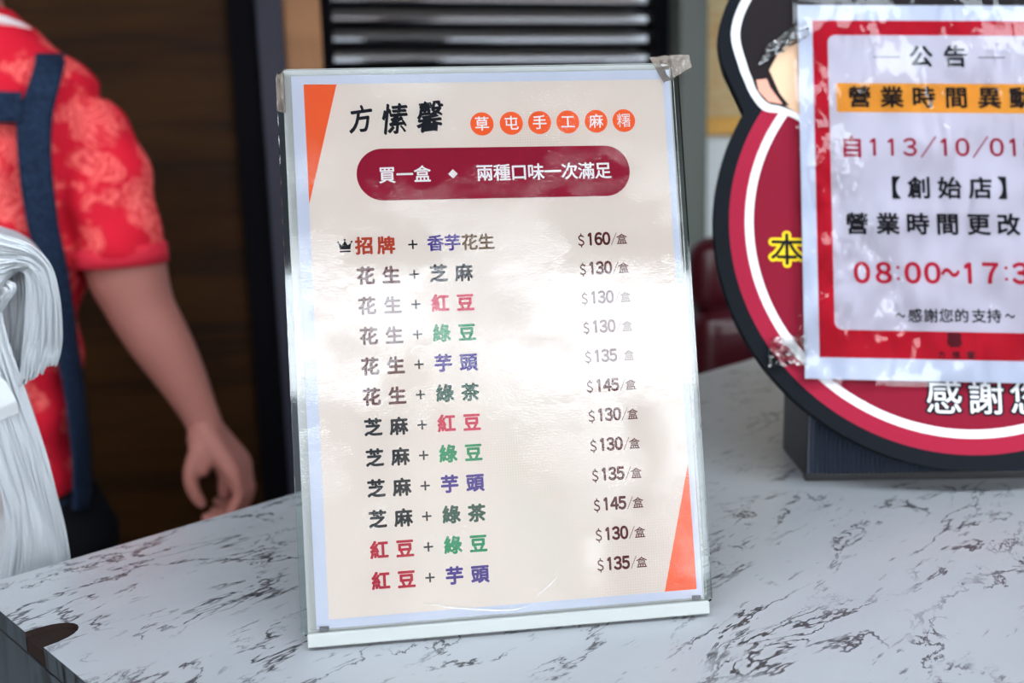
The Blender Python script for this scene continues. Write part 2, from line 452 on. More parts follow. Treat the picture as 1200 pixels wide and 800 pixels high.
# ------------------------------------------------------------------ menu stand
def plane_matrix(o, t, v):
    t = Vector(t); v = Vector(v); n = t.cross(v)
    return Matrix(((t.x, v.x, n.x, o[0]), (t.y, v.y, n.y, o[1]), (t.z, v.z, n.z, o[2]), (0, 0, 0, 1)))
MS = empty('menu_stand', mw=plane_matrix((-.10705, .49094, .009), (.99223, .12442, 0), (-.028024, .223483, .974305)))
tag(MS, 'white and clear acrylic stand holding the price list, on the marble counter', 'menu stand')
def mm(pts): return [(x*MM, y*MM) for x, y in pts]
b = nb(); prism(b, mm(rrect(-5, 211.4, -6, 300, 3)), -.0035, -.0006); obj('back_plate', b, M['acrylic_white'], MS)
b = nb(); box(b, -.005, .2125, -.0083, -.0012, -.0006, .0050, .0008); obj('base_bar', b, M['acrylic_white'], MS)
b = nb(); prism(b, mm(rrect(-8.8, 217.2, -4, 300.5, 3)), -.0068, -.0040); obj('clear_plate', b, M['clear_edge'], MS)
b = nb(); prism(b, mm(rrect(-4.6, 212, .4, 299.6, 3)), .0012, .0028); cover = obj('clear_cover', b, M['clear'], MS)
M['scratch'] = mat('whitened scratch', srgb(220, 216, 216), .4); M['scratch'].node_tree.nodes['Principled BSDF'].inputs['Alpha'].default_value = .5
for pts_ in ([(56, 10), (79, 5), (103, 2.4), (114, 4.5)], [(117.5, 9), (126, 15), (130, 20.5)]):
    q_ = smooth_path([(x, y, 0) for x, y in pts_], 6); b = nb(); Lq = len(q_)
    up = [(p.x, p.y+.45*math.sin(math.pi*i/(Lq-1))+.03) for i, p in enumerate(q_)]; dn_ = [(p.x, p.y-.45*math.sin(math.pi*i/(Lq-1))-.03) for i, p in enumerate(q_)]
    for i in range(Lq-1): flat(b, mm([up[i], up[i+1], dn_[i+1], dn_[i]]), .00286)
    obj('scratch', b, M['scratch'], cover)
# rear strut that carries the lean (the plate normal leans 12.9 degrees)
b = nb(); Lr = 13.02
def from_world(P): return MS.matrix_world.inverted() @ Vector(P)
bpy.context.view_layer.update()
n_back = Vector((.1212, -.9666, .2256))
ft = MS.matrix_world @ Vector((.104, .2, -.0072))
A_ = from_world(ft); B_ = from_world((ft.x-.012, ft.y+.075, .0))
tv = Vector((.03, 0, 0))
dn = (B_-A_).normalized().cross(Vector((1, 0, 0))).normalized()*.0018
vv = [b.verts.new(p) for p in (A_-tv-dn, A_+tv-dn, A_+tv+dn, A_-tv+dn, B_-tv-dn, B_+tv-dn, B_+tv+dn, B_-tv+dn)]
for f in ((0, 1, 2, 3), (7, 6, 5, 4), (0, 4, 5, 1), (1, 5, 6, 2), (2, 6, 7, 3), (3, 7, 4, 0)): b.faces.new([vv[i] for i in f])
bmesh.ops.recalc_face_normals(b, faces=b.faces[:]); obj('rear_strut', b, M['acrylic_white'], MS)
for x in (1.2, 204.0):
    b = nb(); box(b, x*MM, (x+5)*MM, -.0009, .0014, .0053 if x < 0 else .0006, .0011); obj('clip', b, M['clip'], MS)
# printed sheet
b = nb(); prism(b, mm([(-.4, .2), (210.4, .2), (210.4, 296.6), (-.4, 296.6)]), -.0005, 0.0)
sheet = obj('price_list_sheet', b, M['paper'], MS); sheet['label'] = 'white bordered beige printed price list'
Z1, Z2, Z3 = .00008, .00014, .00020
b = nb(); flat(b, mm([(6.2, 4.7), (207.2, 4.7), (206.3, 291.2), (6.1, 291.9)]), Z1*.5); obj('beige_ground', b, M['beige'], sheet)
b = nb(); flat(b, mm([(6.1, 291.9), (23.8, 291.6), (6.2, 226.5)]), Z1); obj('orange_corner', b, M['orange'], sheet)
b = nb(); flat(b, mm([(206.8, 74), (207.2, 4.7), (189, 4.7)]), Z1); obj('orange_corner', b, M['orange'], sheet)
b = nb()
for ch, x, y, em, sk, ro in (('方', 36, 272, 15.5, .22, .12), ('愫', 54.4, 271.6, 17.5, .2, .06), ('馨', 73.6, 272.4, 17.8, .22, .10)):
    put(b, ch, x*MM, y*MM, em*MM, Z2, .030, 0, .84, sk, ro, 1, R(-52))
obj('brand_lettering', b, M['navy_ink'], sheet)
for ch, x in zip('草屯手工麻糬', (102.1, 118.5, 134.4, 150.4, 166.5, 182.4)):
    b = nb(); flat(b, mm(circle(x, 268, 6.5, 40)), Z1); put(b, ch, x*MM, 268*MM, 8.4*MM, Z2, 0 if ch == '糬' else .012, 1)
    obj('round_badge', b, None, sheet, mats=[M['badge'], M['white_ink']])
b = nb(); flat(b, mm([(x+.0, y+(x-108)*-.012) for x, y in rrect(32.2, 184, 226.3, 254.9, 14.25, 16)]), Z1)
for ch, x in zip('買一盒', (48.6, 58.2, 67.8)): put(b, ch, x*MM, 240.9*MM, 9.6*MM, Z2, .018, 1)
flat(b, mm([(84.6-2.6, 240.6), (84.6, 240.6-2.6), (84.6+2.6, 240.6), (84.6, 240.6+2.6)]), Z2, 1)
for i, ch in enumerate('兩種口味一次滿足'): put(b, ch, (102.2+9.5*i)*MM, (240.5-.08*i)*MM, 9.8*MM, Z2, .018, 1)
obj('maroon_banner', b, None, sheet, mats=[M['maroon'], M['white_ink']])
# crown in front of the first line
b = nb()
for p in ([(21.2, 199.6), (27, 199.6), (27, 200.5), (21.2, 200.5)], [(21.3, 201.1), (26.9, 201.1), (27.6, 204.8), (25.6, 203.4), (24.1, 206), (22.6, 203.4), (20.6, 204.8)]):
    flat(b, mm(p), Z2)
for x, y in ((20.5, 205.2), (24.1, 206.4), (27.7, 205.2)): flat(b, mm(circle(x, y, .55, 12)), Z2+1e-6)
obj('crown_mark', b, M['navy_ink'], sheet)
rows = [('招牌', 'sign_red', '香芋花生', None, '160'), ('花生', 'brown', '芝麻', 'black_ink', '130'), ('花生', 'brown', '紅豆', 'crimson', '130'),
        ('花生', 'brown', '綠豆', 'green', '130'), ('花生', 'brown', '芋頭', 'purple', '135'), ('花生', 'brown', '綠茶', 'dark_green', '145'),
        ('芝麻', 'black_ink', '紅豆', 'crimson', '130'), ('芝麻', 'black_ink', '綠豆', 'green', '130'), ('芝麻', 'black_ink', '芋頭', 'purple', '135'),
        ('芝麻', 'black_ink', '綠茶', 'dark_green', '145'), ('紅豆', 'red', '綠豆', 'green', '130'), ('紅豆', 'red', '芋頭', 'purple', '135')]
EM = 9.9*MM; BO = .038
for i, (a, ca, c, cc, pr) in enumerate(rows):
    y = (202.6-16.36*i)*MM
    b = nb(); x1 = 34.4
    put(b, a[0], x1*MM, y, EM, Z2, BO, 0); put(b, a[1], (x1+(11.8 if i == 0 else 13.7))*MM, y-.0002, EM, Z2, BO, 0)
    put(b, '+', 60.6*MM, y-.0003, 6.4*MM, Z2, .04, 1)
    if cc is None:
        for j, ch in enumerate(c): put(b, ch, (73.0+9.3*j)*MM, y-.0001*j, EM*.93, Z2, .03, 2 if j < 2 else 3)
        ms = [M[ca], M['black_ink'], M['purple'], M['olive']]
    else:
        put(b, c[0], 73.8*MM, y-.0003, EM, Z2, BO, 2); put(b, c[1], 87.6*MM, y-.0005, EM, Z2, BO, 2)
        ms = [M[ca], M['black_ink'], M[cc]]
    obj('flavour_line', b, None, sheet, mats=ms)
    b = nb(); y = (201.6-16.3*i)*MM
    put(b, '$', 153.9*MM, y-.0006, 7.8*MM, Z2, .018, 0, .8)
    for j, ch in enumerate(pr): put(b, ch, (159.2+4.5*j)*MM, y, 8.9*MM, Z2, .045, 0, .84)
    put(b, '/', 172.5*MM, y-.0004, 7.4*MM, Z2, .018, 0, .7); put(b, '盒', 177.0*MM, y-.0006, 6.3*MM, Z2, .012, 0)
    obj('price', b, M['price'], sheet)

# crumpled tape pieces left on the stand's corners
def tape(name, parent, pts, amp, m, n=10, seed=1):
    """crumpled strip: quad grid between two edges, local coordinates"""
    rnd = random.Random(seed); bm = nb(); (a0, a1), (b0, b1) = [(Vector(p), Vector(q)) for p, q in pts]
    g = []
    for i in range(n+1):
        row = []
        for j in range(7):
            u, v = i/n, j/6
            p = a0.lerp(b0, u).lerp(a1.lerp(b1, u), v)
            e = amp*math.sin(math.pi*min(1, u*1.2))+amp*.3
            p += Vector((rnd.uniform(-1, 1)*e*.4, rnd.uniform(-1, 1)*e*.4, rnd.uniform(-1, 1)*e))
            row.append(bm.verts.new(p))
        g.append(row)
    for i in range(n):
        for j in range(6): bm.faces.new((g[i][j], g[i+1][j], g[i+1][j+1], g[i][j+1]))
    solid(bm, bm.faces[:], .00008)
    return obj(name, bm, m, parent)
k = MM
tape('tape_scrap', MS, (((206*k, 288*k, .0032), (200*k, 304.5*k, -.002)), ((226*k, 300*k, -.006), (224*k, 306.5*k, -.004))), .0013, M['tape'], 12, 3)
tape('tape_scrap', MS, (((-4*k, 300*k, .001), (-4*k, 276*k, .001)), ((-9.0*k, 297*k, -.004), (-9.0*k, 279*k, -.004))), .0010, M['tape'], 6, 5)

# ------------------------------------------------------------------ round cut-out sign on its ribbed base
oc = Vector((.33996, .75432, .19163))
yaw, lean, rot = -.0448, .344, .0407
t_ = Vector((math.cos(yaw), math.sin(yaw), 0)); n_ = Vector((math.sin(yaw), -math.cos(yaw), 0)); v_ = Vector((0, 0, 1))*math.cos(lean)-n_*math.sin(lean)
BT = t_*math.cos(rot)-v_*math.sin(rot); BV = v_*math.cos(rot)+t_*math.sin(rot)
BM = plane_matrix(oc, BT, BV)
CS = empty('cutout_sign', (.33, .76, 0), yaw)
tag(CS, 'round maroon cut-out board with black rim and white ring on a ribbed black base', 'sign')
bpy.context.view_layer.update()
def on_board(o):
    o.matrix_parent_inverse = CS.matrix_world.inverted() if o.parent == CS else o.matrix_parent_inverse
    o.matrix_world = BM; return o
head_half = [(-159.7, 89.9), (-169.1, 111.6), (-176, 129.3), (-178.7, 154.4), (-171, 183.4), (-150, 215), (-110, 243), (-55, 261), (0, 266)]
def mirror_path(h, per=5):
    p = [tuple(v) for v in smooth_path([(x, y, 0) for x, y in h], per)]; p = [(x, y) for x, y, _ in p]
    return p+[(-x, y) for x, y in p[-2::-1]]
hp = mirror_path(head_half)
a_l = math.atan2(89.9, 159.7)
arc = circle(0, 0, 183.3, 96, a_l, -math.pi-a_l)   # clockwise from the right junction round the bottom
outline = hp+arc[1:]
b = nb(); prism(b, mm(outline), -.010, 0.0)
board = on_board(obj('board', b, M['board_black'], CS))
def art(name, polys, mats, z0=.0001):
    b = nb()
    for i, (pts, mi) in enumerate(polys): flat(b, mm(pts), z0+i*.00006, mi)
    bmesh.ops.triangulate(b, faces=b.faces[:])
    return obj(name, b, None, board, mats=[M[m] for m in mats])
art('disc_print', [(circle(0, 0, 172, 120), 0), (circle(0, 0, 160, 120), 1), (circle(0, 0, 153.5, 120), 2)], ('board_rim', 'board_white', 'board_red'))
wh = [(-112, 78), (-122, 85), (-132.8, 88.7), (-145.2, 91.4), (-154.3, 103.2), (-159.4, 115.6), (-163.3, 126.5), (-169.3, 154.4), (-160.8, 183.4), (-141, 209), (-104, 236), (-50, 252), (0, 256)]
hi = [(-112, 84), (-121, 90), (-132, 94.5), (-141.5, 97), (-149.5, 106.5), (-153.5, 117.5), (-157, 128), (-162.5, 154.4), (-154.5, 181), (-136, 205), (-100, 231), (-48, 246), (0, 250)]
sym = lambda h: [(x, y) for x, y in h]+[(-x, y) for x, y in h[-2::-1]]
whp = mirror_path(wh); hip = mirror_path(hi)
facep = [(-140, 124), (-134, 136), (-126, 146), (-112, 154), (112, 154), (126, 146), (134, 136), (140, 124), (133, 104), (112, 84), (-112, 84), (-128, 95)]
art('head_print', [(whp, 0), (hip, 1), (facep, 2)], ('board_white', 'hair', 'peach'), .0004)
for s in (-1, 1):
    art('ear_print', [([(s*x, y) for x, y in ((-150, 116), (-142, 117), (-139.5, 110), (-130, 96), (-141, 98), (-148.5, 106.5))], 0)], ('ear',), .0007)
    art('hair_lock', [([(s*x, y) for x, y in ((-143, 122), (-139, 122), (-133, 106), (-125, 95), (-129, 95), (-137, 106))], 0)], ('hair',), .00075)
b = nb(); put(b, '本', -.1287, -.0205, .0262, .0006, .085, 0); put(b, '本', -.1287, -.0205, .0262, .0008, .012, 1)
obj('yellow_lettering', b, None, board, mats=[M['yellow'], M['black_ink']])
b = nb()
for i, ch in enumerate('感謝您'):
    put(b, ch, -.0165+.0302*i, -.1302+.0003*i, .0270, .0006, .065, 0); put(b, ch, -.0165+.0302*i, -.1302+.0003*i, .0270, .0008, .006, 1)
obj('thanks_lettering', b, None, board, mats=[M['black_ink'], M['board_white']])
# ribbed base
M['black_plastic'] = mat('black plastic', srgb(14, 14, 18), .35)
M['rib_plastic'] = mat('highlight grey ribbed plastic', srgb(66, 74, 90), .28, spec=.9)  # black plastic lightened: rib highlights put into the colour
bx0, bx1, by0, by1, bh = -.1035, .1035, -.0262, .058, .118
obj('base_box', box(nb(), bx0, bx1, by0+.004, by1, .0, bh, .002), M['black_plastic'], CS)
b = nb(); nr = 58; pr = []
for i in range(nr*4+1):
    pr.append((bx0+(bx1-bx0)*i/(nr*4), by0+.0022-.0022*math.cos(2*math.pi*i/4)))
lo = [b.verts.new((x, y, .006)) for x, y in pr]; hi_ = [b.verts.new((x, y, bh-.002)) for x, y in pr]
for i in range(len(pr)-1): b.faces.new((lo[i], lo[i+1], hi_[i+1], hi_[i]))
solid(b, b.faces[:], -.0012); obj('ribbed_front', b, M['rib_plastic'], CS)
obj('base_lip', box(nb(), bx0-.002, bx1+.002, by0-.002, by0+.006, .0, .006, .0008), M['black_plastic'], CS)

# ------------------------------------------------------------------ notice taped on the board
NO = empty('notice', mw=BM @ Matrix.Translation((-.0125, -.119, .0025)))
tag(NO, 'white and red announcement sheet in clear plastic, taped on the round board', 'notice')
ox, oy = 12.5, 119
def nm(pts): return [((x+ox)*MM, (y+oy)*MM) for x, y in pts]
b = nb(); prism(b, nm([(-117.6, -118.8), (92.4, -118.8), (92.4, 177.8), (-117.6, 177.8)]), 0, .0003); ns = obj('announcement_sheet', b, M['paper'], NO)
b = nb(); flat(b, nm([(-106.6, -102.5), (81.6, -102.5), (81.6, 164.8), (-106.6, 164.8)]), .00045); obj('red_border', b, M['notice_red'], ns)
b = nb(); flat(b, nm(rrect(-95, 70, -81.6, 152.6, 6)), .0005); obj('pale_panel', b, M['notice_panel'], ns)
b = nb(); flat(b, nm(rrect(-89.5, 64.5, 89.1, 112.9, 2)), .00056, 0)
def nput(b, ch, x, y, em, bold, mi=0, sx=1): put(b, ch, (x+ox)*MM, (y+oy)*MM, em*MM, .00062, bold, mi, sx)
for ch, x in zip('營業時間異動', (-71.7, -47.2, -23.3, 1.4, 26.3, 50.0)): nput(b, ch, x, 101.3, 18.0, .032, 1)
obj('amber_bar', b, None, ns, mats=[M['amber'], M['notice_brown']])
def nline(name, items, y, em, bold, m, slope=.008, sx=1):
    b = nb()
    for ch, x in items: nput(b, ch, x, y+slope*(x+20), em, bold, 0, sx)
    return obj(name, b, M[m], ns)
o = nline('heading', [('公', -24), ('告', 2.1)], 134.8, 18.5, .03, 'notice_black')
for x in (-60.3, 19.5):
    b = nb(); flat(b, nm([(x, 134.1), (x+20.3, 134.1), (x+20.3, 134.8), (x, 134.8)]), .00062); obj('heading_rule', b, M['notice_black'], ns)
nline('date_line', list(zip('自113/10/01起', (-78.7, -61.9, -48.5, -34.8, -21, -8.7, 4.3, 17.8, 29.9, 42.6, 59))), 61.2, 18.4, .022, 'notice_maroon')
nline('branch_line', list(zip('【創始店】', (-52, -29.2, -6.7, 16.2, 38))), 28.8, 18.0, .03, 'notice_black')
nline('change_line', list(zip('營業時間更改', (-76.5, -53.5, -31.5, -9.4, 13.6, 35.4))), .4, 17.6, .032, 'notice_black')
nline('hours_line', list(zip('08:00~17:30', (-73.9, -57.9, -47.3, -36.5, -22.1, -8.8, 5.0, 20.5, 31.9, 42.5, 57))), -37.3, 20.5, .034, 'notice_time', .012)
nline('thanks_line', list(zip('~感謝您的支持~', (-46.4, -35.9, -24.5, -13.3, -2.1, 10.4, 21.5, 33))), -69.8, 11, .02, 'notice_black', .012)
nline('shop_mark', [('馨', -8)], -88, 11, .05, 'logo'); nline('shop_mark', list(zip('方愫馨', (-17.6, -7.2, 3.4))), -99.2, 6.0, .03, 'logo', .01)
# plastic sleeve, slightly larger and wavy
b = nb(); g = []
for i in range(23):
    row = []
    for j in range(31):
        x = -121.5+217.5*i/22; y = -123+306*j/30
        zz = .0009+.0005*math.sin(x*.07+y*.045)+.0004*math.sin(y*.11-x*.03)+random.uniform(0, .00012)
        row.append(b.verts.new(((x+ox)*MM, (y+oy)*MM, zz+.0006)))
    g.append(row)
for i in range(22):
    for j in range(30): b.faces.new((g[i][j], g[i+1][j], g[i+1][j+1], g[i][j+1]))
obj('plastic_sleeve', b, M['sleeve'], NO, True)
tape('tape_strip', NO, ((((-130)*k, 262*k, .0012), ((-136)*k, 246*k, .0012)), ((-100*k, 284*k, .0030), (-96*k, 270*k, .0030))), .0012, M['tape_clear'], 10, 9)
tape('tape_strip', NO, (((-130*k, 30*k, .0012), (-132*k, 8*k, .0012)), ((-104*k, 34*k, .0028), (-104*k, 10*k, .0028))), .0008, M['tape_clear'], 8, 12)

# ------------------------------------------------------------------ poster and chair behind
M['poster_tan'] = mat('tan poster', srgb(208, 182, 130), .55)
def poster():
    m = M['poster_tan']; n = N(m)
    f = n.noise(n.coords((3, 3, 26)), 6, 2); g = n.ramp(f, [(.5, 0), (.62, .55)])
    n.col(n.mix(g, srgb(210, 186, 136), srgb(206, 142, 70)))
poster()
M['gold'] = mat('golden yellow border', srgb(226, 168, 66), .4)
po = empty('poster', Vector((0, 2.3, 0))+WT*.72-WN*.14+Vector((0, 0, .30)), YAW)
tag(po, 'tan poster with golden lower border on the grey wall, left of round board', 'poster')
obj('printed_panel', box(nb(), -.215, .25, -.022, -.002, .045, .85, .001, 1), M['poster_tan'], po)
obj('golden_border', box(nb(), -.215, .25, -.026, -.002, .0, .044, .003), M['gold'], po)
M['vinyl'] = mat('maroon vinyl', srgb(62, 12, 22), .3, spec=.5)
M['chrome'] = mat('dark steel tube', srgb(90, 92, 96), .25, .9)
cc = at(935, 420, 1.72)
CH = empty('padded_chair', (cc.x, 1.72, FLOOR_Z), R(8))
tag(CH, 'maroon padded chair behind the counter, between menu stand and round board', 'chair')
ztop = at(880, 276, 1.70).z-FLOOR_Z
b = nb(); box(b, -.20, .20, -.045, .045, ztop-.135, ztop, .04, 4); o = obj('backrest', b, M['vinyl'], CH, True)
b = nb(); box(b, -.20, .20, -.065, .065, ztop-.32, ztop-.118, .04, 5); o = obj('lumbar_cushion', b, M['vinyl'], CH, True)
b = nb(); box(b, -.21, .21, -.03, .40, ztop-.42, ztop-.33, .035, 4); obj('seat', b, M['vinyl'], CH, True)
for x in (-.17, .17):
    for y in (.02, .36):
        b = nb(); tube(b, [(x, y, .012), (x*.95, y, ztop-.41)], [.012, .012], 10); obj('leg', b, M['chrome'], CH, True)
    b = nb(); tube(b, [(x*.8, .03, ztop-.36), (x*.8, .02, ztop-.1)], [.010, .010], 10); obj('back_post', b, M['chrome'], CH, True)
b = nb(); tube(b, [(-.165, .02, .35), (.165, .02, .35)], [.009, .009], 10); obj('foot_rail', b, M['chrome'], CH, True)

# ------------------------------------------------------------------ bundle of plastic bags hung beside the counter
M['bag'] = mat('white plastic film', srgb(196, 200, 204), .42, spec=.4)
N(M['bag']).b.inputs['Subsurface Weight'].default_value = 0.0
YB = .665
def sheets(name, parent, outer, inner, n, depth, m, serr=0, seed=2, sub=4, YB=.665):
    """a sheaf of film layers packed tightly: a solid whose near face shows every layer's edge, running back in depth"""
    rnd = random.Random(seed); bm = nb()
    O_ = smooth_path([(x, y, 0) for x, y in outer], 7); I_ = smooth_path([(x, y, 0) for x, y in inner], 7)
    L = len(O_); K = n*sub+1
    off = [rnd.uniform(-.006, .004) for _ in range(n+1)]; ends = [rnd.uniform(0, serr) for _ in range(n+1)]
    ph = [rnd.uniform(0, 6) for _ in range(n+1)]
    front, back = [], []
    for q in range(L):
        fr_, bk_ = [], []
        for k in range(K):
            u = k/(K-1); i = k//sub; w_ = (k % sub)/sub
            p = O_[q].lerp(I_[q], u)
            if serr and q == L-1:
                p = p+(O_[q]-O_[q-1]).normalized()*ends[i]
            ridge = (0.0, -.0013, -.0018, -.0011)[k % sub] if sub == 4 else 0
            wob = .0011*math.sin(q*.35+ph[i])+.0012*math.sin(q*.11+ph[i]*2)
            dy = off[i]*.22+ridge+wob*(u > 0)
            c = at(p.x+.5*math.sin(q*.5+ph[i])*u*(1-u)*3, p.y, YB)
            fr_.append(bm.verts.new((c.x, YB+dy, c.z)))
            y2 = YB+depth
            bk_.append(bm.verts.new((c.x+(c.x/YB*1.12)*depth, y2, c.z)))
        front.append(fr_); back.append(bk_)
    for q in range(L-1):
        for k in range(K-1):
            bm.faces.new((front[q][k], front[q][k+1], front[q+1][k+1], front[q+1][k]))
            bm.faces.new((back[q][k], back[q+1][k], back[q+1][k+1], back[q][k+1]))
        for k in (0, K-1): bm.faces.new((front[q][k], front[q+1][k], back[q+1][k], back[q][k]))
    for q in (0, L-1):
        for k in range(K-1): bm.faces.new((front[q][k], back[q][k], back[q][k+1], front[q][k+1]))
    bmesh.ops.recalc_face_normals(bm, faces=bm.faces[:])
    o = obj(name, bm, m, parent, False)
    if parent: o.matrix_parent_inverse = parent.matrix_world.inverted()
    return o
bb = at(-30, 640, YB)
BG = empty('plastic_bag_bundle', (bb.x, YB+.07, FLOOR_Z)); bpy.context.view_layer.update()
tag(BG, 'bundle of white plastic carrier bags folded over and hanging down beside the counter edge', 'plastic bags')
sheets('folded_sheaf', BG, [(-120, 245), (-60, 254), (0, 273), (38, 288), (60, 312), (70, 350), (73, 392), (71, 412), (69, 420)],
       [(-120, 330), (-60, 352), (-10, 352), (8, 330), (24, 318), (32, 330), (32, 370), (26, 420), (24, 446)], 24, .15, M['bag'], serr=10)
sheets('hanging_sheaf', BG, [(-20, 300), (-2, 345), (10, 395), (30, 455), (52, 520), (68, 580), (82, 645), (88, 720), (90, 790)],
       [(-75, 300), (-70, 350), (-55, 400), (-35, 460), (-12, 530), (4, 580), (9, 615), (2, 660), (-8, 730)], 34, .15, M['bag'], seed=8)
sheets('inner_roll', BG, [(-100, 372), (-50, 378), (-6, 372), (12, 352), (20, 336), (10, 328), (0, 336)], [(-100, 374), (-50, 380), (-8, 374), (-2, 360), (2, 352), (2, 348), (-6, 350)], 8, .15, M['bag'], seed=4)
sheets('inner_sheaf', BG, [(30, 316), (33, 370), (29, 430), (30, 500), (40, 560)], [(-90, 330), (-90, 390), (-90, 440), (-80, 500), (-60, 560)], 16, .10, M['bag'], seed=14, YB=.69)
b = nb()
for i in range(5):
    f = b.faces.new([b.verts.new(at(x+i*.8, y+i*3.2, YB-.008+i*.0012)) for x, y in ((-60, 425), (-8, 432), (8, 448), (20, 470), (-14, 484), (-60, 500))])
solid(b, b.faces[:], .0006)
o = obj('folded_corner', b, M['bag'], BG); o.matrix_parent_inverse = BG.matrix_world.inverted()
# stand that carries the bundle, left of the frame
st = at(-75, 380, YB+.075)
for nm_, bm_ in (('stand_pole', (lambda b: tube(b, [(st.x-.06, YB+.075, FLOOR_Z+.02), (st.x-.06, YB+.075, FLOOR_Z+1.12)], [.011, .011], 12))),
                 ('stand_arm', (lambda b: tube(b, [(st.x-.06, YB+.075, st.z-.03), (st.x+.015, YB+.075, st.z-.03)], [.009, .009], 12))),
                 ('stand_foot', (lambda b: box(b, st.x-.2, st.x, YB-.015, YB+.165, FLOOR_Z, FLOOR_Z+.02, .006)))):
    b = nb(); bm_(b); o = obj(nm_, b, M['chrome'], BG, True); o.matrix_parent_inverse = BG.matrix_world.inverted()

# ------------------------------------------------------------------ person in the red shirt
YP = 1.40; S = YP/FPX
def pp(px, py, dy=0):
    p = at(px, py, YP); return Vector((p.x, YP+dy, p.z))
PCX = -38
TORSO = [  # py, half width px, half depth m
    (8, 40, .052), (24, 50, .060), (46, 74, .072), (70, 104, .082), (100, 138, .092), (160, 140, .104), (230, 136, .108), (300, 128, .104),
    (380, 122, .098), (450, 124, .100), (520, 130, .108), (590, 130, .112), (660, 132, .114)]
def trow(py):
    for a, c in zip(TORSO, TORSO[1:]):
        if a[0] <= py <= c[0]:
            u = (py-a[0])/(c[0]-a[0]); return a[1]+(c[1]-a[1])*u, a[2]+(c[2]-a[2])*u
    return TORSO[-1][1:] if py > 600 else TORSO[0][1:]
def torso_rings(rows, grow=0):
    out = []
    for py, hw, hd in rows:
        c = pp(PCX, py); out.append([c+Vector(((hw*S+grow)*math.copysign(abs(math.cos(a))**.85, math.cos(a)), (hd+grow)*math.copysign(abs(math.sin(a))**.85, math.sin(a)), 0))
                                     for a in [2*math.pi*i/36 for i in range(36)]])
    return out
M['skin'] = mat('skin', srgb(160, 102, 92), .55, spec=.3)
N(M['skin']).b.inputs['Subsurface Weight'].default_value = .05
def shirt_mat():
    m = mat('red floral cotton', srgb(206, 26, 50), .8, spec=.2); n = N(m)
    v = n.coords(); vor = n.new('ShaderNodeTexVoronoi'); vor.inputs['Scale'].default_value = 15; vor.inputs['Randomness'].default_value = .85
    dst = n.new('ShaderNodeVectorMath', operation='ADD')
    nz = n.new('ShaderNodeTexNoise'); nz.inputs['Scale'].default_value = 22; nz.inputs['Detail'].default_value = 3
    n.link(v, nz.inputs['Vector'])
    sc = n.new('ShaderNodeVectorMath', operation='SCALE'); sc.inputs['Scale'].default_value = .09
    n.link(nz.outputs['Color'], sc.inputs[0]); n.link(v, dst.inputs[0]); n.link(sc.outputs[0], dst.inputs[1]); n.link(dst.outputs[0], vor.inputs['Vector'])
    blot = n.ramp(vor.outputs['Distance'], [(.44, 1), (.52, 0)])
    wv = n.new('ShaderNodeTexWave'); wv.inputs['Scale'].default_value = 34; wv.inputs['Distortion'].default_value = 7; wv.inputs['Detail'].default_value = 2
    n.link(dst.outputs[0], wv.inputs['Vector'])
    lines = n.ramp(wv.outputs['Fac'], [(.35, .25), (.6, 1)])
    n.col(n.mix(n.math('MULTIPLY', blot, lines), srgb(206, 22, 46), srgb(236, 100, 96))); return m
M['shirt'] = shirt_mat()
def denim():
    m = mat('navy denim', srgb(28, 44, 70), .85, spec=.15); n = N(m)
    n.col(n.mix(n.ramp(n.noise(n.coords(), 160, 3, .7), [(.4, 0), (.7, .6)]), srgb(18, 30, 50), srgb(46, 64, 92))); return m
M['denim'] = denim()
M['black_hair'] = mat('black hair', srgb(22, 18, 18), .45); M['trousers'] = mat('black trousers', srgb(12, 12, 17), .9, spec=.1); M['shoe'] = mat('black shoe', srgb(24, 24, 26), .5)
M['trim_white'] = mat('white collar piping', srgb(232, 222, 224), .7)
base = pp(PCX, 400)
PE = empty('person', (base.x, YP, FLOOR_Z)); bpy.context.view_layer.update()
tag(PE, 'person in red patterned shirt and navy denim apron, arm hanging, behind the counter', 'person')
def pobj(name, me, m, smooth=True):
    o = obj(name, me, m, PE, smooth); o.matrix_parent_inverse = PE.matrix_world.inverted(); return o
# body: one continuous remeshed surface
bd = nb()
loft(bd, torso_rings([(py, hw*.9, hd*.88) for py, hw, hd in TORSO]))
neck = pp(PCX, 20); headc = neck+Vector((0, .035, .185))
tube(bd, [neck-Vector((0, 0, .06)), neck+Vector((-.004, .01, .05)), headc-Vector((0, 0, .04))], [.052, .043, .043], 16)
def ball(bm, c, rx, ry, rz, n=20):
    loft(bm, [[c+Vector((rx*math.sin(math.pi*(i+.5)/n)*math.cos(2*math.pi*k/24), ry*math.sin(math.pi*(i+.5)/n)*math.sin(2*math.pi*k/24), -rz*math.cos(math.pi*(i+.5)/n))) for k in range(24)] for i in range(n)])
ball(bd, headc, .072, .092, .108)
ball(bd, headc+Vector((0, .045, -.055)), .050, .045, .050)                     # jaw
tube(bd, [headc+Vector((0, .088, .012)), headc+Vector((0, .108, -.025))], [.008, .014], 10)   # nose
for s in (-1, 1):
    ball(bd, headc+Vector((s*.073, .0, -.012)), .010, .018, .030, 10)          # ears
tube(bd, [headc+Vector((-.022, .088, -.055)), headc+Vector((0, .096, -.055)), headc+Vector((.022, .088, -.055))], [.006, .008, .006], 8)  # lips
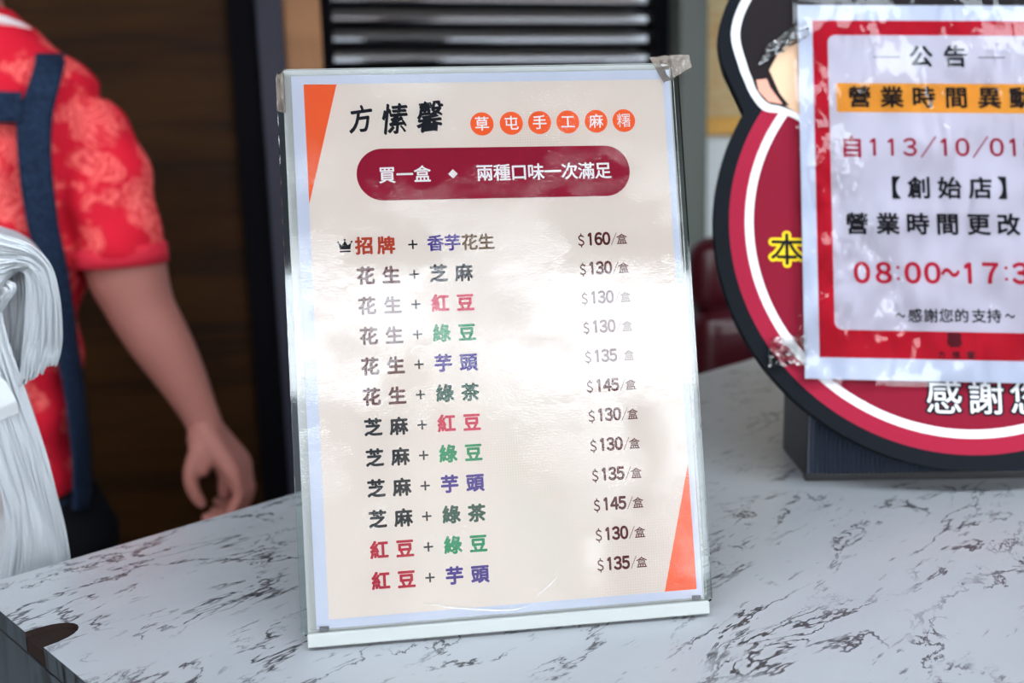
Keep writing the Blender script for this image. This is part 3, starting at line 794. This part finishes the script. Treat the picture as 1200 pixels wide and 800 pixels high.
# arm towards the camera's right
arm = [(92, 144, 36, 0), (118, 210, 42, -.005), (143, 290, 46, -.008), (150, 322, 45.5, -.008), (160, 348, 41, -.006), (168, 366, 38.5, -.004), (184, 394, 36.5, 0), (200, 420, 33, .004), (218, 452, 27.5, .008), (234, 484, 22, .012), (242, 502, 20.5, .014)]
AR = smooth_path([(x, y, r_) for x, y, r_, d in arm], 3)
tube(bd, [pp(a.x, a.y, 0) for a in AR], [a.z*S for a in AR], 20)
# palm: two lobes from wrist to knuckles
def chain(pts, rad, seg=12):
    sp = smooth_path([(p.x, p.y, p.z) for p in pts], 3); rr = smooth_path([(r_, 0, 0) for r_ in rad], 3)
    tube(bd, sp, [q.x for q in rr], seg)
for dy in (-.026, -.009, .009, .026):
    chain([pp(241, 500, dy*.45), pp(258, 522, dy*.8), pp(277, 545, dy), pp(281, 556, dy)], [.0185, .0165, .0145, .0125])
chain([pp(238, 508, -.012), pp(243, 528, -.024), pp(244, 542, -.03)], [.020, .0165, .013])      # thumb pad
chain([pp(248, 515, .004), pp(263, 545, .006), pp(266, 562, .008)], [.019, .019, .014])                 # heel of the palm
fing = [(-.030, 0, 0), (-.0105, 4, 5), (.0095, 3, 4), (.028, -4, -4)]
for dy, ex, ey in fing:
    chain([pp(281, 550, dy), pp(287+ex, 572+ey*.6, dy), pp(277+ex, 592+ey, dy-.002), pp(261, 601+ey, dy-.002), pp(249, 597+ey*.8, dy-.002)], [.0108, .0102, .0092, .0085, .0074], 10)
chain([pp(266, 560, .004), pp(262, 578, .004)], [.014, .010])
chain([pp(239, 520, -.028), pp(232, 545, -.036), pp(236, 566, -.036), pp(244, 581, -.032)], [.0125, .0108, .0098, .0082], 10)
# the other arm, hanging on the far side
mx = lambda p: Vector((2*base.x-p.x, p.y, p.z))
tube(bd, [mx(pp(a.x-14, a.y, 0)) for a in AR], [a.z*S*.95 for a in AR], 16)
w2 = mx(pp(228, 502))
for i, dy in enumerate((-.026, -.009, .009, .026)):
    tube(bd, [w2+Vector((0, dy*.4, .005)), w2+Vector((-.012, dy, -.06)), w2+Vector((-.010, dy, -.105)), w2+Vector((.006, dy, -.130+.006*abs(i-1.5)))], [.018, .0135, .0095, .0078], 10)
tube(bd, [w2+Vector((0, -.01, -.01)), w2+Vector((.01, -.038, -.05)), w2+Vector((.014, -.042, -.085))], [.016, .0115, .0085], 10)
# legs
hipz = pp(PCX, 640).z
for s in (-1, 1):
    tube(bd, [(base.x+s*.085, YP, hipz+.02), (base.x+s*.085, YP-.005, FLOOR_Z+.42), (base.x+s*.085, YP+.01, FLOOR_Z+.30), (base.x+s*.085, YP+.015, FLOOR_Z+.09)], [.085, .058, .052, .036], 16)
    tube(bd, [(base.x+s*.085, YP+.0, FLOOR_Z+.05), (base.x+s*.09, YP+.14, FLOOR_Z+.04)], [.036, .030], 12)
body = baked(bd, [('REMESH', dict(mode='VOXEL', voxel_size=.0036)), ('SMOOTH', dict(factor=.5, iterations=3))])
pobj('body', body, M['skin'])
# hair
hb = nb(); ball(hb, headc+Vector((0, -.014, .022)), .084, .096, .105); ball(hb, headc+Vector((0, -.07, -.03)), .055, .05, .06)
pobj('hair', baked(hb, [('REMESH', dict(mode='VOXEL', voxel_size=.006)), ('SMOOTH', dict(factor=.5, iterations=3))]), M['black_hair'])
# shirt: torso and sleeves in one remeshed surface
sb = nb(); loft(sb, torso_rings([r_ for r_ in TORSO if r_[0] < 600], .006))
slv = [(86, 138, 42), (104, 166, 47), (120, 205, 51), (131, 250, 53), (137, 285, 54), (139, 300, 54)]
SL = smooth_path(slv, 4)
def sleeve(bm, fx):
    P_ = [fx(pp(a.x, a.y)) for a in SL]
    tube(bm, P_, [a.z*S for a in SL], 28, cap=False)
    # close the hem with an inward lip so the cloth has thickness
def closed_sleeve(bm, fx):
    P_ = [fx(pp(a.x, a.y)) for a in SL]; n0 = len(bm.verts)
    bm2 = nb(); tube(bm2, P_, [a.z*S for a in SL], 28, cap=False)
    bmesh.ops.holes_fill(bm2, edges=[e for e in bm2.edges if e.is_boundary], sides=64)
    me = bpy.data.meshes.new('t'); bm2.to_mesh(me); bm2.free(); bm.from_mesh(me); bpy.data.meshes.remove(me)
closed_sleeve(sb, lambda p: p); closed_sleeve(sb, lambda p: mx(p)+Vector((.012, 0, 0)))
shirt = baked(sb, [('REMESH', dict(mode='VOXEL', voxel_size=.005)), ('SMOOTH', dict(factor=.6, iterations=6))])
# soft folds of the cloth
_nr = [v.normal.copy() for v in shirt.vertices]
for v, nv in zip(shirt.vertices, _nr):
    c = v.co
    f = .0035*math.sin(c.z*38+c.x*55)+.0025*math.sin(c.z*70-c.x*40+1.3)
    v.co = c+nv*f
pobj('shirt', shirt, M['shirt'])
# sleeve hem bands
for fx in (lambda p: p, lambda p: mx(p)+Vector((.012, 0, 0))):
    h1 = [fx(pp(137, 287)), fx(pp(138.5, 298)), fx(pp(140, 310))]; hbm = nb()
    tube(hbm, h1, [.0668, .0672, .0668], 32, cap=False); solid(hbm, hbm.faces[:], .004)
    pobj('sleeve_hem', hbm, mat('red hem', srgb(206, 26, 52), .8))
# collar piping
cb = nb(); ring = [pp(PCX, 40)+Vector((.082*math.cos(a), .078*math.sin(a), -.018*math.sin(a))) for a in [2*math.pi*i/24 for i in range(25)]]
tube(cb, ring, [.0075]*25, 8, cap=False); pobj('collar_piping', cb, M['trim_white'])
# apron: back straps, cross strap and skirt
def back_y(px, py, grow):
    hw, hd = trow(py); hw = hw*S+grow; hd += grow
    x = abs((px-PCX)*S)/hw
    return -hd*max(0, 1-min(1, x)**2.35)**(1/2.35)
def ribbon(pts, wpx, grow=.016, horiz=False):
    sp = smooth_path([(x, y, w_) for (x, y), w_ in zip(pts, wpx)], 5); bm = nb(); rows_ = []
    for q in sp:
        row = []
        for j in range(6):
            o = (j/5-.5)*q.z; px, py = (q.x, q.y+o) if horiz else (q.x+o, q.y)
            row.append(bm.verts.new(at(px, py, YP+back_y(px, py, grow))))
        rows_.append(row)
    for a, c in zip(rows_, rows_[1:]):
        for j in range(5): bm.faces.new((a[j], a[j+1], c[j+1], c[j]))
    bmesh.ops.recalc_face_normals(bm, faces=bm.faces[:]); solid(bm, bm.faces[:], .003)
    return bm
path = [(60, 62), (58, 76), (50, 105), (41, 138), (41, 190), (50, 262), (64, 320), (78, 400), (90, 470), (97, 540), (98, 598)]
wid = [36, 36, 38, 42, 40, 38, 34, 28, 24, 22, 22]
pobj('apron_strap', ribbon(path, wid), M['denim'])
pobj('apron_strap', ribbon([(2*PCX-x, y) for x, y in path], wid), M['denim'])
pobj('cross_strap', ribbon([(-102, 126), (-60, 125), (-20, 125), (26, 126)], [36, 36, 36, 36], .015, True), M['denim'])
fr = nb(); rr = []
for z, g in ((pp(PCX, 578).z, .010), (pp(PCX, 620).z, .009), (pp(PCX, 700).z, .022), (FLOOR_Z+.40, .06)):
    hw, hd = trow(min(650, 400 if z > pp(PCX, 500).z else 640))
    rr.append([Vector((base.x-.02+(hw*S+g)*math.cos(a), YP+(hd+g)*math.sin(a), z)) for a in [R(-38)+R(256)*i/30 for i in range(31)]])
rv = [[fr.verts.new(p) for p in r_] for r_ in rr]
for a, c in zip(rv, rv[1:]):
    for j in range(30): fr.faces.new((a[j], a[j+1], c[j+1], c[j]))
solid(fr, fr.faces[:], .003); pobj('apron_skirt', fr, M['denim'])
tb = nb()
loft(tb, torso_rings([(py, hw, hd) for py, hw, hd in TORSO if py > 580], .004))
for s in (-1, 1):
    tube(tb, [(base.x+s*.085, YP, hipz+.02), (base.x+s*.085, YP, FLOOR_Z+.42), (base.x+s*.085, YP+.01, FLOOR_Z+.07)], [.098, .075, .06], 18)
pobj('trousers', baked(tb, [('REMESH', dict(mode='VOXEL', voxel_size=.008)), ('SMOOTH', dict(factor=.5, iterations=3))]), M['trousers'])
for s in (-1, 1):
    sh_ = nb(); tube(sh_, [(base.x+s*.085, YP-.03, FLOOR_Z+.045), (base.x+s*.088, YP+.06, FLOOR_Z+.044), (base.x+s*.092, YP+.16, FLOOR_Z+.04)], [.044, .044, .038], 16)
    for v in sh_.verts: v.co.z = max(v.co.z, FLOOR_Z+.001)
    pobj('shoe', sh_, M['shoe'])
